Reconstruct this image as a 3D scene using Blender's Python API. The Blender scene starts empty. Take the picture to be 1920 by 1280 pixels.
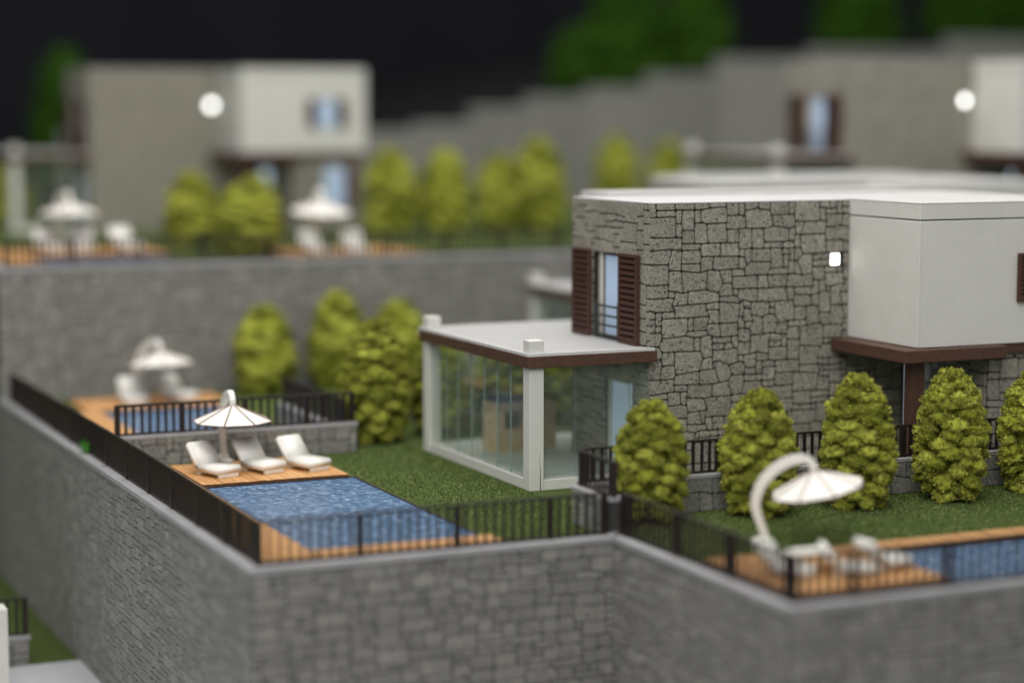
import bpy, bmesh, math, random
from mathutils import Vector, Matrix, noise, Quaternion

# An architectural model photographed close up.  One unit is one metre of the
# house that the model stands for, so the lens aperture is scaled with it.
random.seed(7)
S = bpy.context.scene
COL = S.collection

# ------------------------------------------------------------------ camera
CAM_H, FPX, YAW, PITCH = 8.4, 3854.0, math.radians(24.2), math.atan(420 / 3854.0)
FW = Vector((math.sin(YAW) * math.cos(PITCH), math.cos(YAW) * math.cos(PITCH), -math.sin(PITCH)))
cd = bpy.data.cameras.new('camera')
cam = bpy.data.objects.new('camera', cd); COL.objects.link(cam)
cam.location = (0, 0, CAM_H)
cam.rotation_euler = FW.to_track_quat('-Z', 'Y').to_euler()
cd.sensor_width = 36.0
cd.lens = 36.0 * FPX / 1920.0
cd.clip_start = 0.5; cd.clip_end = 600
cd.dof.use_dof = True
cd.dof.focus_distance = 46.1
cd.dof.aperture_fstop = (cd.lens / 1000.0) / 1.15
cd.dof.aperture_blades = 0
S.camera = cam

# ------------------------------------------------------------------ light
w = bpy.data.worlds.new('World'); S.world = w; w.use_nodes = True
w.node_tree.nodes['Background'].inputs[0].default_value = (0.97, 0.98, 1.0, 1)
w.node_tree.nodes['Background'].inputs[1].default_value = 0.42
def area(name, loc, target, size, power, color):
    l = bpy.data.lights.new(name, 'AREA'); l.shape = 'SQUARE'; l.size = size; l.energy = power; l.color = color
    o = bpy.data.objects.new(name, l); COL.objects.link(o); o.location = loc
    o.rotation_euler = (Vector(target) - Vector(loc)).to_track_quat('-Z', 'Y').to_euler()
    return o
area('ceiling_lamp', (20, 44, 46), (22, 46, 0), 34, 16000, (1.0, 0.965, 0.92))
area('front_fill', (-6, 2, 40), (22, 44, 2), 36, 22000, (1.0, 0.97, 0.93))  # fill light added at front left to brighten the camera-facing walls
area('rear_lamp', (38, 84, 50), (32, 76, 4), 24, 11500, (1.0, 0.965, 0.92))
S.view_settings.view_transform = 'Standard'
S.view_settings.look = 'None'
S.view_settings.exposure = 0.0
S.view_settings.gamma = 1.0
S.render.engine = 'CYCLES'
S.cycles.use_denoising = True
S.cycles.max_bounces = 7
S.cycles.transparent_max_bounces = 24
S.cycles.caustics_reflective = False
S.cycles.caustics_refractive = False

# ------------------------------------------------------------------ materials
class NT:
    def __init__(s, name):
        s.m = bpy.data.materials.new(name); s.m.use_nodes = True
        s.t = s.m.node_tree; s.b = s.t.nodes['Principled BSDF']; s.out = s.t.nodes['Material Output']
    def n(s, typ, **kw):
        nd = s.t.nodes.new(typ)
        for k, v in kw.items():
            if k in nd.inputs.keys() and not hasattr(nd, k): nd.inputs[k].default_value = v
            elif hasattr(nd, k): setattr(nd, k, v)
            else: nd.inputs[k.replace('_', ' ')].default_value = v
        return nd
    def l(s, a, b): s.t.links.new(a, b)
    def pos(s, sc=(1, 1, 1)):
        g = s.n('ShaderNodeNewGeometry'); mp = s.n('ShaderNodeMapping'); mp.inputs['Scale'].default_value = sc
        s.l(g.outputs['Position'], mp.inputs['Vector']); return mp.outputs['Vector']
    def noise(s, scale, detail=3, rough=.55, vec=None):
        nd = s.n('ShaderNodeTexNoise'); nd.inputs['Scale'].default_value = scale
        nd.inputs['Detail'].default_value = detail; nd.inputs['Roughness'].default_value = rough
        s.l(vec if vec is not None else s.pos(), nd.inputs['Vector']); return nd.outputs['Fac']
    def ramp(s, fac, stops):
        r = s.n('ShaderNodeValToRGB'); e = r.color_ramp.elements
        while len(e) < len(stops): e.new(0.5)
        for el, (p, c) in zip(e, stops): el.position = p; el.color = (*c, 1) if len(c) == 3 else c
        s.l(fac, r.inputs['Fac']); return r.outputs['Color']
    def mix(s, fac, a, b, mode='MIX'):
        m = s.n('ShaderNodeMix', data_type='RGBA', blend_type=mode)
        for v, i in ((fac, 0), (a, 6), (b, 7)):
            if isinstance(v, (int, float)): m.inputs[i].default_value = v
            elif isinstance(v, tuple): m.inputs[i].default_value = (*v, 1)
            else: s.l(v, m.inputs[i])
        return m.outputs[2]
    def rnd(s):
        a = s.n('ShaderNodeObjectInfo').outputs['Random']; b = s.n('ShaderNodeNewGeometry').outputs['Random Per Island']
        add = s.n('ShaderNodeMath', operation='ADD'); s.l(a, add.inputs[0]); s.l(b, add.inputs[1])
        fr = s.n('ShaderNodeMath', operation='FRACT'); s.l(add.outputs[0], fr.inputs[0]); return fr.outputs[0]
    def bump(s, h, strength=.3, dist=.02, prev=None):
        b = s.n('ShaderNodeBump'); b.inputs['Strength'].default_value = strength; b.inputs['Distance'].default_value = dist
        s.l(h, b.inputs['Height'])
        if prev is not None: s.l(prev, b.inputs['Normal'])
        return b.outputs['Normal']
    def fin(s, col=None, rough=.8, normal=None, spec=.3, **kw):
        if col is not None:
            if isinstance(col, tuple): s.b.inputs['Base Color'].default_value = (*col, 1)
            else: s.l(col, s.b.inputs['Base Color'])
        if isinstance(rough, (int, float)): s.b.inputs['Roughness'].default_value = rough
        else: s.l(rough, s.b.inputs['Roughness'])
        s.b.inputs['Specular IOR Level'].default_value = spec
        if normal is not None: s.l(normal, s.b.inputs['Normal'])
        for k, v in kw.items(): s.b.inputs[k.replace('_', ' ')].default_value = v
        return s.m

def m_stone(name, lo, hi, speck=1.0, grain=42):
    t = NT(name)
    base = t.mix(t.rnd(), lo, hi)
    blot = t.noise(2.3, 3)
    c = t.mix(t.ramp(blot, [(.35, (0, 0, 0)), (.68, (.55, .55, .55))]), base, tuple(x * .80 for x in lo))
    g = t.noise(grain, 2, .6)
    gc = t.ramp(g, [(.32, (.35, .35, .34)), (.45, (.86, .86, .86)), (.55, (1.08, 1.07, 1.03)), (.67, (1.9, 1.86, 1.72))])
    c = t.mix(1.0 * speck, c, gc, 'MULTIPLY')
    pit = t.noise(17, 2, .5)
    pc = t.ramp(pit, [(.33, (.13, .125, .12)), (.40, (1, 1, 1))])
    c = t.mix(.9 * speck, c, pc, 'MULTIPLY')
    nr = t.bump(g, .35, .02)
    nr = t.bump(t.ramp(pit, [(.27, (0, 0, 0)), (.38, (1, 1, 1))]), .5, .03, nr)
    nr = t.bump(t.noise(5, 3), .4, .05, nr)
    return t.fin(c, .9, nr, .2)

def m_flat(name, col, rough=.6, var=.12, scale=3.0, bumps=((60, .15, .01),), spec=.3):
    t = NT(name)
    f = t.noise(scale, 4)
    c = t.mix(t.ramp(f, [(.3, (0, 0, 0)), (.7, (1, 1, 1))]), tuple(x * (1 - var) for x in col), tuple(min(1, x * (1 + var)) for x in col))
    nr = None
    for sc, st, di in bumps: nr = t.bump(t.noise(sc, 2), st, di, nr)
    return t.fin(c, rough, nr, spec)

M = {}
M['stone'] = m_stone('house_stone', (.255, .245, .212), (.325, .313, .272))
M['stone_wall'] = m_stone('retaining_stone', (.225, .225, .211), (.315, .312, .292), .6, 36)
M['mortar'] = m_flat('dark_mortar', (.016, .0155, .014), .95, .3, 6)
M['mortar_wall'] = m_flat('retaining_mortar', (.052, .051, .050), .95, .25, 6)
M['coping'] = m_flat('grey_coping', (.345, .345, .350), .7, .10, 1.4, ((45, .2, .01), (5, .2, .03)))
def m_white():
    t = NT('white_stucco')
    c = t.mix(t.ramp(t.noise(1.1, 5, .6), [(.35, (0, 0, 0)), (.75, (1, 1, 1))]), (.62, .622, .575), (.67, .672, .625))
    c = t.mix(t.ramp(t.noise(2.6, 6, .7, t.pos((1, 1, .35))), [(.60, (0, 0, 0)), (.80, (.4, .4, .4))]), c, (.50, .48, .42))
    nr = t.bump(t.noise(42, 3, .6), .35, .02); nr = t.bump(t.noise(9, 3), .15, .03, nr)
    return t.fin(c, .75, nr, .25)
M['white'] = m_white()
M['roof'] = m_flat('white_roof', (.56, .56, .55), .7, .05, .9, ((30, .12, .01),))
M['roof_grey'] = m_flat('grey_terrace_roof', (.43, .43, .425), .6, .06, .8, ((40, .15, .01),))
M['brown'] = m_flat('brown_paint', (.082, .040, .027), .50, .22, 9, ((70, .25, .01),), .4)
M['shutter'] = m_flat('shutter_brown', (.066, .028, .019), .55, .25, 20, ((90, .3, .01),), .4)
M['iron'] = m_flat('black_brown_rail', (.016, .011, .010), .45, .3, 12, ((80, .2, .006),), .4)
M['iron_green'] = m_flat('dark_green_rail', (.022, .030, .028), .45, .2, 12, (), .4)
M['dark'] = m_flat('dark_inside', (.02, .02, .02), .9, .1)
M['acrylic'] = m_flat('milky_acrylic', (.80, .79, .74), .35, .03, 5, ((25, .06, .01),), .5)
M['acrylic'].node_tree.nodes['Principled BSDF'].inputs['Subsurface Weight'].default_value = .0
M['paper'] = m_flat('white_canopy', (.80, .78, .73), .7, .04, 6, ((50, .06, .01),), .3)
M['burnt'] = m_flat('burnt_edge', (.13, .058, .026), .7, .35, 14)
M['tan'] = m_flat('tan_timber', (.62, .44, .25), .7, .2, 6)
M['paving'] = m_flat('pale_paving', (.50, .51, .53), .7, .06, 1.2, ((30, .1, .01),))
M['floor_grey'] = m_flat('grey_floor', (.60, .61, .59), .5, .12, 1.5, ((40, .1, .01),))
M['backdrop'] = m_flat('charcoal_backdrop', (.021, .022, .026), .95, .12, .12, (), .05)
M['ground'] = m_flat('dark_base', (.03, .03, .03), .9, .2, .3)
M['trunk'] = m_flat('trunk_brown', (.05, .025, .018), .9, .3, 10)

def m_wood():
    t = NT('orange_deck_wood')
    v = t.pos((14, 1.2, 3))
    f = t.noise(1.6, 5, .65, v)
    c = t.ramp(f, [(.28, (.40, .19, .062)), (.5, (.62, .33, .125)), (.72, (.76, .45, .20))])
    c = t.mix(.35, c, t.mix(t.rnd(), (.40, .18, .06), (.68, .38, .17)))
    return t.fin(c, .6, t.bump(f, .2, .01), .3)
M['wood'] = m_wood()

def m_grass():
    t = NT('model_turf')
    a = t.noise(1.3, 4); b = t.noise(38, 3, .7)
    c = t.ramp(b, [(.32, (.040, .066, .017)), (.5, (.098, .142, .040)), (.66, (.18, .23, .075))])
    c = t.mix(t.ramp(a, [(.35, (0, 0, 0)), (.7, (.5, .5, .5))]), c, (.112, .155, .046))
    nr = t.bump(b, .9, .06)
    return t.fin(c, .95, nr, .1)
M['grass'] = m_grass()

def m_leafblade():
    t = NT('turf_fibre')
    c = t.ramp(t.rnd(), [(0, (.050, .082, .022)), (.6, (.118, .172, .050)), (.93, (.19, .245, .085)), (1, (.42, .42, .18))])
    return t.fin(c, .9, None, .1)
M['fibre'] = m_leafblade()

def m_tree(name, dark, mid, light, brown, leaf=False):
    t = NT(name)
    r = t.n('ShaderNodeNewGeometry').outputs['Random Per Island']
    c = t.ramp(r, [(0, brown), (.15, brown), (.18, dark), (.45, mid), (1, light)]) if leaf else t.ramp(r, [(0, dark), (.35, mid), (1, tuple(.5 * (a + b) for a, b in zip(mid, light)))])
    if not leaf: c = t.mix(t.ramp(t.noise(7, 3, .6), [(.58, (0, 0, 0)), (.72, (.55, .55, .55))]), c, brown)
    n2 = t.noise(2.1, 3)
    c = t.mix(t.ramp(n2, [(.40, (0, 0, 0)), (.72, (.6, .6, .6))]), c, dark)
    n1 = t.noise(34, 3, .7)
    c = t.mix(.8, c, t.ramp(n1, [(.3, (.5, .5, .45)), (.5, (1, 1, 1)), (.7, (1.35, 1.3, 1.2))]), 'MULTIPLY')
    m = t.fin(c, .9, t.bump(n1, .8, .05), .12)
    return m
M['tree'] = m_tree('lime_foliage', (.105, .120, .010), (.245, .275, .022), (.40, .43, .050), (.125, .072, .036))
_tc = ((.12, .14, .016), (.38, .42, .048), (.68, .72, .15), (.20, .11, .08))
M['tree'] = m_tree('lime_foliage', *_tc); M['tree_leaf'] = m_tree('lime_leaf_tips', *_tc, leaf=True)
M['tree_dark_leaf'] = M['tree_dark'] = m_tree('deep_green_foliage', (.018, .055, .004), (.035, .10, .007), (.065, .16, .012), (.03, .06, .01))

def m_water():
    t = NT('pool_blue')
    v = t.pos((1.0, 1.0, 1))
    a = t.noise(5.5, 7, .80, v)
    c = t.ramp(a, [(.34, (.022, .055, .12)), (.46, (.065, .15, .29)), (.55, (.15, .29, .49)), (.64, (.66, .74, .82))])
    c = t.mix(t.ramp(t.noise(1.2, 3, .5, v), [(.35, (0, 0, 0)), (.7, (.35, .35, .35))]), c, (.085, .19, .38))
    h = t.noise(9, 5, .75, t.pos((1, 1.2, 1)))
    nr = t.bump(h, .8, .06)
    return t.fin(c, .14, nr, .5)
M['water'] = m_water()

def m_glass(name, tint, haze):
    t = NT(name)
    tr = t.n('ShaderNodeBsdfTransparent'); tr.inputs['Color'].default_value = (*tint, 1)
    gl = t.n('ShaderNodeBsdfGlossy'); gl.inputs['Roughness'].default_value = .03; gl.inputs['Color'].default_value = (.9, .97, .95, 1)
    lw = t.n('ShaderNodeLayerWeight'); lw.inputs['Blend'].default_value = .5
    pw = t.n('ShaderNodeMath', operation='POWER'); t.l(lw.outputs['Facing'], pw.inputs[0]); pw.inputs[1].default_value = 4.5
    ma = t.n('ShaderNodeMath', operation='MULTIPLY_ADD'); t.l(pw.outputs[0], ma.inputs[0]); ma.inputs[1].default_value = .80; ma.inputs[2].default_value = .03
    mx = t.n('ShaderNodeMixShader'); t.l(ma.outputs[0], mx.inputs[0]); t.l(tr.outputs[0], mx.inputs[1]); t.l(gl.outputs[0], mx.inputs[2])
    df = t.n('ShaderNodeBsdfDiffuse'); df.inputs['Color'].default_value = (.72, .80, .74, 1)
    d = t.n('ShaderNodeMixShader')
    hz = t.ramp(t.noise(3.0, 4), [(.3, (haze * .7,) * 3), (.7, (haze * 1.4,) * 3)])
    sp = t.ramp(t.noise(26, 2), [(.74, (0, 0, 0)), (.78, (.35, .35, .35))])
    ad = t.n('ShaderNodeMath', operation='ADD', use_clamp=True); t.l(hz, ad.inputs[0]); t.l(sp, ad.inputs[1])
    t.l(ad.outputs[0], d.inputs[0]); t.l(mx.outputs[0], d.inputs[1]); t.l(df.outputs[0], d.inputs[2])
    t.l(d.outputs[0], t.out.inputs['Surface']); return t.m
M['glass'] = m_glass('green_tinted_glass', (.955, .985, .968), .035)
M['glass_edge'] = m_flat('glass_edge', (.26, .36, .32), .2, .2, 8, (), .5)
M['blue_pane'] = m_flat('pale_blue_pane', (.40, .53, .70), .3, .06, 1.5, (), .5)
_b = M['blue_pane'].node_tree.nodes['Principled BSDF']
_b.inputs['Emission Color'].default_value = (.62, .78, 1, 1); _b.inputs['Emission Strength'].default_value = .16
def m_lit(name, col, s):
    t = NT(name); t.b.inputs['Emission Color'].default_value = (*col, 1); t.b.inputs['Emission Strength'].default_value = s
    return t.fin(col, .5)
M['lit'] = m_lit('lit_window', (1, 1, .97), 6.0)
M['lit_blue'] = m_lit('lit_door', (.72, .88, 1.0), .55)

# ------------------------------------------------------------------ builders
class MB:
    def __init__(s): s.v = []; s.f = []; s.mi = []
    def quad(s, a, b, c, d, mi=0):
        i = len(s.v); s.v += [a, b, c, d]; s.f.append((i, i + 1, i + 2, i + 3)); s.mi.append(mi); return s
    def box(s, x0, x1, y0, y1, z0, z1, mi=0, side=None):
        i = len(s.v)
        s.v += [(x0, y0, z0), (x1, y0, z0), (x1, y1, z0), (x0, y1, z0), (x0, y0, z1), (x1, y0, z1), (x1, y1, z1), (x0, y1, z1)]
        fs = [(3, 2, 1, 0), (4, 5, 6, 7), (0, 1, 5, 4), (1, 2, 6, 5), (2, 3, 7, 6), (3, 0, 4, 7)]
        for k, q in enumerate(fs):
            s.f.append(tuple(i + j for j in q)); s.mi.append(mi if (side is None or k == 1) else side)
        return s
    def cbox(s, x0, x1, y0, y1, z0, z1, c=.015):      # box with chamfered edges
        bm = bmesh.new()
        m = Matrix.Translation(((x0 + x1) / 2, (y0 + y1) / 2, (z0 + z1) / 2)) @ Matrix.Diagonal((x1 - x0, y1 - y0, z1 - z0, 1))
        bmesh.ops.create_cube(bm, size=1, matrix=m)
        bmesh.ops.bevel(bm, geom=bm.edges[:], offset=c, segments=2, affect='EDGES', profile=.5)
        return s.bm(bm)
    def bm(s, bm, mi=0):
        i = len(s.v); bm.verts.ensure_lookup_table()
        s.v += [tuple(v.co) for v in bm.verts]
        for f in bm.faces: s.f.append(tuple(i + v.index for v in f.verts)); s.mi.append(mi)
        bm.free(); return s
    def prism(s, poly, z0, z1, mi=0, side=None):
        n = len(poly); i = len(s.v)
        s.v += [(x, y, z0) for x, y in poly] + [(x, y, z1) for x, y in poly]
        s.f.append(tuple(range(i + n - 1, i - 1, -1))); s.mi.append(mi)
        s.f.append(tuple(range(i + n, i + 2 * n))); s.mi.append(mi)
        for k in range(n):
            s.f.append((i + k, i + (k + 1) % n, i + n + (k + 1) % n, i + n + k)); s.mi.append(mi if side is None else side)
        return s
    def tube(s, pts, rads, n=8):
        pts = [Vector(p) for p in pts]; i0 = len(s.v)
        for k, p in enumerate(pts):
            d = (pts[min(k + 1, len(pts) - 1)] - pts[max(k - 1, 0)]).normalized()
            a = d.orthogonal().normalized() if k == 0 else (pa - d * pa.dot(d)).normalized()
            pa = a; b = d.cross(a)
            for j in range(n):
                t = 2 * math.pi * j / n; s.v.append(tuple(p + (a * math.cos(t) + b * math.sin(t)) * rads[k]))
        for k in range(len(pts) - 1):
            for j in range(n):
                q = i0 + k * n; s.f.append((q + j, q + (j + 1) % n, q + n + (j + 1) % n, q + n + j)); s.mi.append(0)
        s.f.append(tuple(range(i0 + n - 1, i0 - 1, -1))); s.mi.append(0)
        e = i0 + (len(pts) - 1) * n; s.f.append(tuple(range(e, e + n))); s.mi.append(0)
        return s
    def mesh(s, name, mats):
        me = bpy.data.meshes.new(name); me.from_pydata(s.v, [], s.f)
        for m in (mats if isinstance(mats, (list, tuple)) else [mats]): me.materials.append(M[m])
        me.polygons.foreach_set('material_index', s.mi); me.update(); return me
    def build(s, name, mats, parent=None, smooth=False, center=False):
        loc = None
        if center and s.v:
            c = [(min(v[k] for v in s.v) + max(v[k] for v in s.v)) / 2 for k in range(3)]; c[2] = min(v[2] for v in s.v)
            s.v = [(v[0] - c[0], v[1] - c[1], v[2] - c[2]) for v in s.v]; loc = c
        me = s.mesh(name, mats)
        if smooth: me.polygons.foreach_set('use_smooth', [True] * len(me.polygons))
        o = link(name, me, parent)
        if loc: o.location = loc
        return o
def link(name, me, parent=None, loc=None):
    o = bpy.data.objects.new(name, me); COL.objects.link(o)
    if parent is not None: o.parent = parent
    if loc is not None: o.location = loc
    return o
def tag(o, label, cat, group=None):
    o['label'] = label; o['category'] = cat
    if group: o['group'] = group
    return o
def thing(name, label, cat, loc=(0, 0, 0), rz=0, group=None):
    o = link(name, None, None, loc); o.rotation_euler = (0, 0, rz); o.empty_display_size = .2
    return tag(o, label, cat, group)
def struct(o): o['kind'] = 'structure'; return o
def copy_tree(o, parent=None):
    c = o.copy(); COL.objects.link(c); c.parent = parent
    for ch in list(o.children): copy_tree(ch, c)
    return c

# ---- rubble stonework: an irregular packing of a rectangle into real stones
def stone_polys(wid, hei, cw, ch, seed, sizes, holes=(), jit=.09, big=.55, bigp=.22):
    R = random.Random(seed)
    nx, ny = max(1, round(wid / cw)), max(1, round(hei / ch)); cw, ch = wid / nx, hei / ny
    occ = [[0] * nx for _ in range(ny)]
    def inhole(i, j):
        x, y = (i + .5) * cw, (j + .5) * ch
        return any(a < x < b and c < y < d for a, b, c, d in holes)
    for j in range(ny):
        for i in range(nx):
            if inhole(i, j): occ[j][i] = -1
    rects = []
    for j in range(ny):
        for i in range(nx):
            if occ[j][i]: continue
            for _ in range(14):
                a, b = R.choice(sizes)
                if i + a > nx or j + b > ny: continue
                if all(occ[jj][ii] == 0 for jj in range(j, j + b) for ii in range(i, i + a)): break
            else: a = b = 1
            for jj in range(j, j + b):
                for ii in range(i, i + a): occ[jj][ii] = 1
            rects.append((i, j, a, b))
    # single cells swallowed by the neighbour above or beside where that keeps a rectangle
    corner = {}
    for i, j, a, b in rects:
        for p in ((i, j), (i + a, j), (i + a, j + b), (i, j + b)): corner[p] = 1
    off = {}
    for p in corner:
        i, j = p
        s_ = big if R.random() < bigp else jit
        dx, dy = R.uniform(-s_, s_), R.uniform(-s_, s_) * .8
        if i in (0, nx): dx = 0
        if j in (0, ny): dy = 0
        if any(0 <= jj < ny and 0 <= ii < nx and occ[jj][ii] == -1 for jj in (j - 1, j) for ii in (i - 1, i)): dx = dy = 0
        off[p] = ((i + dx) * cw, (j + dy) * ch)
    out = []
    for i, j, a, b in rects:
        pts = [(k, j) for k in range(i, i + a)] + [(i + a, k) for k in range(j, j + b)] + \
              [(k, j + b) for k in range(i + a, i, -1)] + [(i, k) for k in range(j + b, j, -1)]
        out.append([off[p] for p in pts if p in corner])
    return out
def inset(poly, d):
    n = len(poly); res = []
    for k in range(n):
        p0, p1, p2 = poly[k - 1], poly[k], poly[(k + 1) % n]
        ax, ay = p1[0] - p0[0], p1[1] - p0[1]; bx, by = p2[0] - p1[0], p2[1] - p1[1]
        la, lb = math.hypot(ax, ay) or 1e-6, math.hypot(bx, by) or 1e-6
        n1 = (-ay / la, ax / la); n2 = (-by / lb, bx / lb)
        mx, my = n1[0] + n2[0], n1[1] + n2[1]; q = mx * mx + my * my
        k_ = 2 / q if q > .5 else 2.0
        res.append((p1[0] + mx * d * k_ * .999, p1[1] + my * d * k_ * .999))
    return res
def cutc(poly, d):
    n = len(poly); res = []
    for k in range(n):
        p0, p1, p2 = poly[k - 1], poly[k], poly[(k + 1) % n]
        for q in (p0, p2):
            L = math.hypot(q[0] - p1[0], q[1] - p1[1]); t = min(d / max(L, 1e-6), .3)
            res.append((p1[0] + (q[0] - p1[0]) * t, p1[1] + (q[1] - p1[1]) * t))
    return res
def area2(p): return sum(p[k - 1][0] * p[k][1] - p[k][0] * p[k - 1][1] for k in range(len(p))) / 2
def stone_geo(poly, U, V, N, O, joint, proud, R, mb):
    P = inset(poly, joint)
    if area2(P) < .002: return False
    h = proud * R.uniform(.75, 1.2)
    A = cutc(P, .028); B = inset(A, .012); i = len(mb.v); n = len(A)
    for ring, d in ((A, -.004), (A, h * .62), (B, h)):
        for x, y in ring: mb.v.append(tuple(O + U * x + V * y + N * d))
    flip = U.cross(V).dot(N) < 0
    for r in (0, 1):
        for k in range(n):
            q = (i + r * n + k, i + r * n + (k + 1) % n, i + (r + 1) * n + (k + 1) % n, i + (r + 1) * n + k)
            mb.f.append(q[::-1] if flip else q); mb.mi.append(0)
    q = tuple(range(i + 2 * n, i + 3 * n)); mb.f.append(q[::-1] if flip else q); mb.mi.append(0)
    return True
def stonework(parent, O, U, V, N, wid, hei, seed, mat, cw, ch, sizes, joint, proud, limit, score=None, holes=(), stuffname='small_stones', **kw):
    """Each stone is its own object under parent; past the limit the rest is one part."""
    O, U, V, N = Vector(O), Vector(U), Vector(V), Vector(N); R = random.Random(seed + 1)
    polys = stone_polys(wid, hei, cw, ch, seed, sizes, holes, **kw)
    if score: polys.sort(key=lambda p: score(O + U * p[0][0] + V * p[0][1]))
    n = 0; rest = MB()
    for p in polys:
        if n < limit:
            mb = MB()
            if stone_geo(p, U, V, N, O, joint, proud, R, mb): mb.build('stone', mat, parent, center=True); n += 1
        else: stone_geo(p, U, V, N, O, joint, proud, R, rest)
    if rest.v: rest.build(stuffname, mat, parent)['kind'] = 'stuff'
    return n
SZ = [(2, 2), (3, 2), (3, 2), (4, 2), (3, 3), (2, 1), (3, 1), (4, 3), (2, 3), (5, 2), (1, 2), (2, 2), (4, 2), (3, 1)]
SZW = [(2, 1), (3, 1), (3, 2), (2, 2), (4, 2), (3, 1), (4, 1), (3, 2), (2, 2), (1, 1), (4, 2)]
X_, Y_, Z_ = (1, 0, 0), (0, 1, 0), (0, 0, 1)
NX, NY = (-1, 0, 0), (0, -1, 0)

def holed_wall(mb, O, U, V, N, wid, hei, holes, depth):
    """front skin of a wall with real openings and their reveals (N points out)"""
    O, U, V, N = Vector(O), Vector(U), Vector(V), Vector(N)
    xs = sorted({0, wid, *[h[0] for h in holes], *[h[1] for h in holes]}); ys = sorted({0, hei, *[h[2] for h in holes], *[h[3] for h in holes]})
    flip = U.cross(V).dot(N) < 0
    def P(x, y, d=0): return tuple(O + U * x + V * y - N * d)
    def Q(*p): mb.quad(*(p[::-1] if flip else p))
    for a, b in zip(xs, xs[1:]):
        for c, d in zip(ys, ys[1:]):
            if any(h[0] <= a and b <= h[1] and h[2] <= c and d <= h[3] for h in holes): continue
            Q(P(a, c), P(b, c), P(b, d), P(a, d))
    for a, b, c, d in holes:
        Q(P(a, c), P(a, c, depth), P(b, c, depth), P(b, c)); Q(P(a, d), P(b, d), P(b, d, depth), P(a, d, depth))
        Q(P(a, c), P(a, d), P(a, d, depth), P(a, c, depth)); Q(P(b, c), P(b, c, depth), P(b, d, depth), P(b, d))
        Q(P(a, c, depth), P(a, d, depth), P(b, d, depth), P(b, c, depth))

# ------------------------------------------------------------------ the setting
def sheet(name, poly, z, mat):
    mb = MB(); mb.v = [(x, y, z) for x, y in poly]; mb.f = [tuple(range(len(poly)))]; mb.mi = [0]
    return struct(mb.build(name, mat))
sheet('ground', [(-160, -40), (260, -40), (260, 170), (-160, 170)], -5.6, 'ground')
struct(MB().box(-120, 240, 150, 150.6, -5.6, 95).build('backdrop', 'backdrop'))
LZ = -5.3
sheet('lower_lawn', [(-30, 50.9), (10.95, 50.9), (10.95, 110), (-30, 110)], LZ, 'grass')
struct(MB().box(-30, 10.9, 30, 50.89, LZ - .25, LZ + .06).build('lower_pavement', 'paving'))
sheet('lawn', [(11.1, 36.2), (18.6, 36.2), (18.6, 29.6), (46, 29.6), (46, 61.1), (11.1, 61.1)], 0, 'grass')
UZ = 3.86
sheet('upper_lawn', [(11.1, 61.3), (110, 61.3), (110, 118), (11.1, 118)], UZ, 'grass')

# ---- retaining walls
def cam_d(p): return (p - cam.location).length
def near_view(p):
    return (p - Vector((14, 36, -.8))).length
def retaining(label, O, U, N, length, z0, z1, seed, limit, name='retaining_wall', zsplit=None, stones=True, thick=.4):
    """masonry wall: body, coping and stones; O is its top left corner on the face"""
    U_, N_ = Vector(U), Vector(N)
    t = thing(name, label, 'wall', (O[0], O[1], z0))
    o = Vector((0, 0, 0)); h = z1 - z0
    b = MB()
    c = [o, o + U_ * length, o + U_ * length - N_ * thick, o - N_ * thick]
    p = [(v.x, v.y) for v in c]
    if area2(p) < 0: p = p[::-1]
    b.prism(p, 0, h - .10); wall = b.build('wall_body', 'mortar_wall', t)
    if stones: stonework(wall, (0, 0, 0), U, Z_, N, length, h - .10, seed, 'stone_wall', .175, .145, SZW, .012, .026, limit, stones, jit=.12, big=.42, bigp=.25)
    return t, wall
def coping(parent, pts, z0, z1, name='coping'):
    b = MB(); p = pts if area2(pts) > 0 else pts[::-1]
    b.prism(p, z0, z1); return b.build(name, 'coping', parent)
CT = .10
def towards(pt): 
    q = Vector(pt); return lambda p: (p - q).length
wl, _ = retaining('long grey rubble stone retaining wall running back along the left', (10.9, 36.0, 0), Y_, NX, 25.0, LZ, CT, 11, 300, stones=towards((0, 8.5, 4.6)))
coping(wl, [(-.06, -.06), (.34, .34), (.34, 25.2), (-.06, 25.2)], CT - LZ - .10, CT - LZ)
wf, _ = retaining('grey stone retaining wall below the front railing, facing the camera', (10.9, 36.0, 0), X_, NY, 7.5, LZ, CT, 12, 300, stones=towards((3.75, 0, 6.5)))
coping(wf, [(-.06, -.06), (7.56, -.06), (7.86, .34), (.34, .34)], CT - LZ - .10, CT - LZ)
wsd, _ = retaining('short grey stone retaining wall stepping forward between two front walls', (18.4, 29.4, 0), Y_, NX, 6.6, LZ, CT, 13, 300, stones=towards((0, 3.3, 6.5)))
coping(wsd, [(-.06, -.06), (.34, .34), (.34, 6.94), (-.06, 6.54)], CT - LZ - .10, CT - LZ)
wr, _ = retaining('grey stone retaining wall at the lower right, nearest the camera', (18.4, 29.4, 0), X_, NY, 17.0, LZ, CT, 14, 300, stones=towards((2.5, 0, 6.5)))
coping(wr, [(-.06, -.06), (17, -.06), (17, .34), (.34, .34)], CT - LZ - .10, CT - LZ)
wb, _ = retaining('tall blurred grey stone wall holding up the rear terrace', (10.9, 61.2, 0), X_, NY, 34.0, -.02, UZ + .12, 15, 300, stones=towards((5, 0, 2)))
coping(wb, [(-.06, -.06), (34, -.06), (34, .5), (-.06, .5)], UZ + .04, UZ + .14)
wbl, _ = retaining('grey stone side wall of the rear terrace at the far left edge', (10.9, 61.25, 0), Y_, NX, 50.0, LZ, UZ + .12, 16, 0, stones=None)
wbl.children[0].data.materials[0] = M['stone_wall']
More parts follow.
